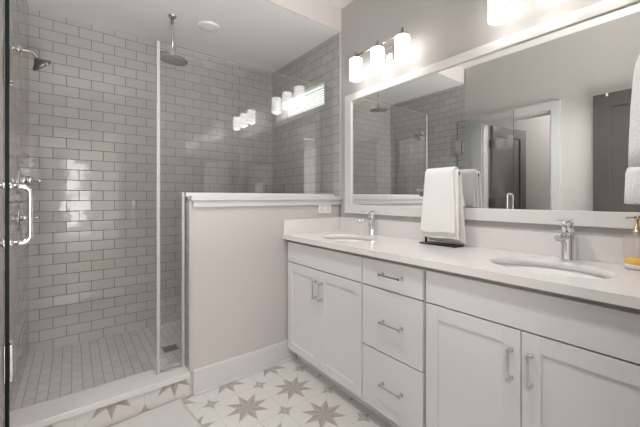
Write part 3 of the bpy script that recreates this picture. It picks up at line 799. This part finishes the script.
# ------------------------------------------------------------------ mirror
mr = thing('mirror', 'wide white-framed mirror on the wall above both sinks', 'mirror', (XW, 0.98, 1.03))
mo = (0.120, 1.850, 1.030, 1.940); mi_ = (0.190, 1.780, 1.093, 1.889)
bm = bmesh.new(); box(bm, XW-0.009, XW-0.001, mi_[0]-0.01, mi_[1]+0.01, mi_[2]-0.01, mi_[3]+0.01); obj('mirror_glass', bm, MT['mirror'], mr)
bm = bmesh.new(); fx0 = XW-0.022
box(bm, fx0, XW-0.001, mo[0], mo[1], mo[2], mi_[2]); box(bm, fx0, XW-0.001, mo[0], mo[1], mi_[3], mo[3])
box(bm, fx0, XW-0.001, mo[0], mi_[0], mi_[2], mi_[3]); box(bm, fx0, XW-0.001, mi_[1], mo[1], mi_[2], mi_[3])
obj('frame', bm, mat('mirror_frame_paint', (0.74, 0.73, 0.72), 0.35, var=0.01), mr, bevel=0.0025)

# ------------------------------------------------------------------ vanity lights
def vanity_light(cy, label):
    lx, zt = 1.600, 2.138
    t = thing('vanity_light', label, 'wall light', (XW, cy, 2.13), 'three-shade vanity lights')
    bm = bmesh.new(); box(bm, XW-0.018, XW, cy-0.058, cy+0.058, 2.078, 2.170); obj('backplate', bm, MT['nickel'], t, bevel=0.003)
    bm = bmesh.new(); tube(bm, [(XW-0.016, cy, 2.125), (XW-0.06, cy, 2.125), (lx, cy, 2.160)], 0.008, 12); obj('arm', bm, MT['nickel'], t)
    bm = bmesh.new(); tube(bm, [(lx, cy-0.235, 2.163), (lx, cy+0.235, 2.163)], 0.0065, 12); obj('bar', bm, MT['nickel'], t)
    for k in (-1, 0, 1):
        y = cy+k*0.203
        bm = bmesh.new(); lathe(bm, [(0.044, 0), (0.0455, -0.003), (0.0455, -0.143), (0.0445, -0.145), (0.0430, -0.143), (0.0430, -0.004)], (lx, y, zt), n=36, caps=False)
        s_ = obj('shade', bm, MT['shade'], t)
        bm = bmesh.new(); lathe(bm, [(0.0435, 0.0005), (0.0435, 0.006), (0.020, 0.010), (0.018, 0.030), (0.008, 0.032), (0.008, 0.058), (0.006, 0.060)], (lx, y, zt), n=28); obj('shade_cap', bm, MT['nickel'], t)
        bm = bmesh.new(); lathe(bm, [(0.012, -0.02), (0.012, -0.045), (0.022, -0.06), (0.026, -0.085), (0.020, -0.105), (0.006, -0.114)], (lx, y, zt), n=20); obj('bulb', bm, MT['bulb'], t)
        d = bpy.data.lights.new('bulb_light', 'POINT'); d.energy = BULB; d.shadow_soft_size = 0.03; d.color = (1, 0.93, 0.85)
        o = bpy.data.objects.new('bulb_light', d); COL.objects.link(o); o.location = (lx, y, zt-0.135)
MT['bulb'] = emit_mat('lit_bulb', (1, 0.93, 0.82), 3.6*BULB)
vanity_light(1.440, 'three-shade wall light above the far sink, complete in view')
vanity_light(0.472, 'three-shade wall light above the near sink, cut off by the top edge')

# ------------------------------------------------------------------ outlet
ot = thing('outlet_plate', 'white double outlet plate on the half wall above the counter', 'outlet', (1.54, YP, 1.064))
bm = bmesh.new(); box(bm, 1.477, 1.600, YP-0.006, YP, 1.028, 1.098); obj('plate', bm, MT['plastic'], ot, bevel=0.002)
for x in (1.5095, 1.5675):
    bm = bmesh.new(); box(bm, x-0.022, x+0.022, YP-0.009, YP-0.006, 1.0465, 1.0795)
    sk = obj('socket', bm, mat('socket_plastic', (0.74, 0.73, 0.72), 0.4), ot, bevel=0.001)
    bm = bmesh.new(); box(bm, x-0.004, x+0.006, YP-0.0093, YP-0.009, 1.054, 1.057); box(bm, x-0.004, x+0.006, YP-0.0093, YP-0.009, 1.069, 1.072); box(bm, x-0.014, x-0.010, YP-0.0093, YP-0.009, 1.061, 1.066)
    obj('slot', bm, MT['rubber'], sk)

# ------------------------------------------------------------------ bath mat
bm = bmesh.new(); nx, ny = 40, 26; G = []
ang = math.radians(4.5); ca, sa = math.cos(ang), math.sin(ang)
MC = Vector((0.484, 1.918))
for i in range(nx+1):
    row = []
    for j in range(ny+1):
        u, v = -0.68*i/nx, -0.50*j/ny
        ed = min(i, nx-i, j, ny-j)
        z = 0.021 if ed > 1 else (0.018 if ed == 1 else 0.008)
        z += 0.0012*math.sin(i*1.9)*math.sin(j*2.3) if ed > 1 else 0
        row.append(bm.verts.new((MC.x+u*ca-v*sa, MC.y+u*sa+v*ca, z)))
    G.append(row)
for i in range(nx):
    for j in range(ny): bm.faces.new((G[i][j], G[i+1][j], G[i+1][j+1], G[i][j+1])).smooth = True
rim = [G[i][0] for i in range(nx)] + [G[nx][j] for j in range(ny)] + [G[i][ny] for i in range(nx, 0, -1)] + [G[0][j] for j in range(ny, 0, -1)]
lowv = [bm.verts.new((v.co.x, v.co.y, 0.0003)) for v in rim]
for i in range(len(rim)):
    j = (i+1) % len(rim); bm.faces.new((rim[i], rim[j], lowv[j], lowv[i]))
bm.faces.new(lowv)
tag(obj('bath_mat', bm, MT['mat'], origin=(0.14, 1.66, 0)), 'off-white cotton bath mat on the star floor at the curb', 'bath mat')

# ------------------------------------------------------------------ doors seen in the mirror
def leaf(name, hx, hy, ang, width, height, label, hinge_side):
    d_ = Vector((math.cos(ang), math.sin(ang), 0)); n_ = Vector((-d_.y, d_.x, 0))
    def B(bm, s0, s1, n0, n1, z0, z1):
        vs_ = [bm.verts.new(Vector((hx, hy, 0)) + d_*s + n_*n + Vector((0, 0, z))) for z in (z0, z1) for n in (n0, n1) for s in (s0, s1)]
        for f in [(0, 2, 3, 1), (4, 5, 7, 6), (0, 1, 5, 4), (2, 6, 7, 3), (0, 4, 6, 2), (1, 3, 7, 5)]: bm.faces.new([vs_[i] for i in f])
    bm = bmesh.new(); r = 0.115
    B(bm, 0, r, -0.0175, 0.0175, 0.012, height); B(bm, width-r, width, -0.0175, 0.0175, 0.012, height)
    for z0, z1 in ((0.012, 0.22), (height-r, height)): B(bm, r, width-r, -0.0175, 0.0175, z0, z1)
    B(bm, r-0.002, width-r+0.002, -0.004, 0.004, 0.21, height-r+0.01)
    o = struct(name, bm, MT['darkdoor'], label, 'door', origin=(hx, hy, 0), bevel=0.002)
    return o, B, d_, n_
o, B, d_, n_ = leaf('door_1', -0.205, -0.03, math.radians(91.0), 0.764, 2.035, 'dark grey panelled entry door standing open along the left wall', 1)
bm = bmesh.new()
B(bm, 0.03, 0.05, 0.0175, 0.030, 0.99, 1.01) if False else B(bm, 0.69, 0.715, -0.060, -0.0175, 0.985, 1.010)
B(bm, 0.60, 0.715, -0.068, -0.055, 0.985, 1.010)
obj('handle', bm, MT['nickel'], o)
hk = thing('over_door_hook', 'tiny white hook clipped over the top of the dark entry door', 'hook', (-0.205, 0.66, 2.035))
bm = bmesh.new(); B(bm, 0.665, 0.679, -0.021, 0.021, 2.0352, 2.0376); B(bm, 0.665, 0.679, -0.021, -0.0185, 2.010, 2.0352); B(bm, 0.665, 0.679, 0.0185, 0.021, 2.0, 2.0352)
obj('bracket', bm, MT['plastic'], hk)
bm = bmesh.new(); B(bm, 0.669, 0.675, -0.034, -0.021, 2.010, 2.013); B(bm, 0.669, 0.675, -0.037, -0.034, 2.010, 2.020); obj('peg', bm, MT['plastic'], hk)
o, B, d_, n_ = leaf('door_2', XL-0.135, 1.665, math.radians(190.0), 0.64, 1.965, 'dark door open inside the cased doorway', 1)
for z in (1.76, 1.09, 0.30):
    bm = bmesh.new(); B(bm, -0.012, 0.030, 0.0175, 0.022, z-0.05, z+0.05); B(bm, -0.012, 0.030, -0.0225, -0.018, z-0.05, z+0.05); tube(bm, [Vector((XL-0.128, 1.67, z-0.05)), Vector((XL-0.128, 1.67, z+0.05))], 0.008, 10)
    obj('hinge', bm, MT['black'], o)
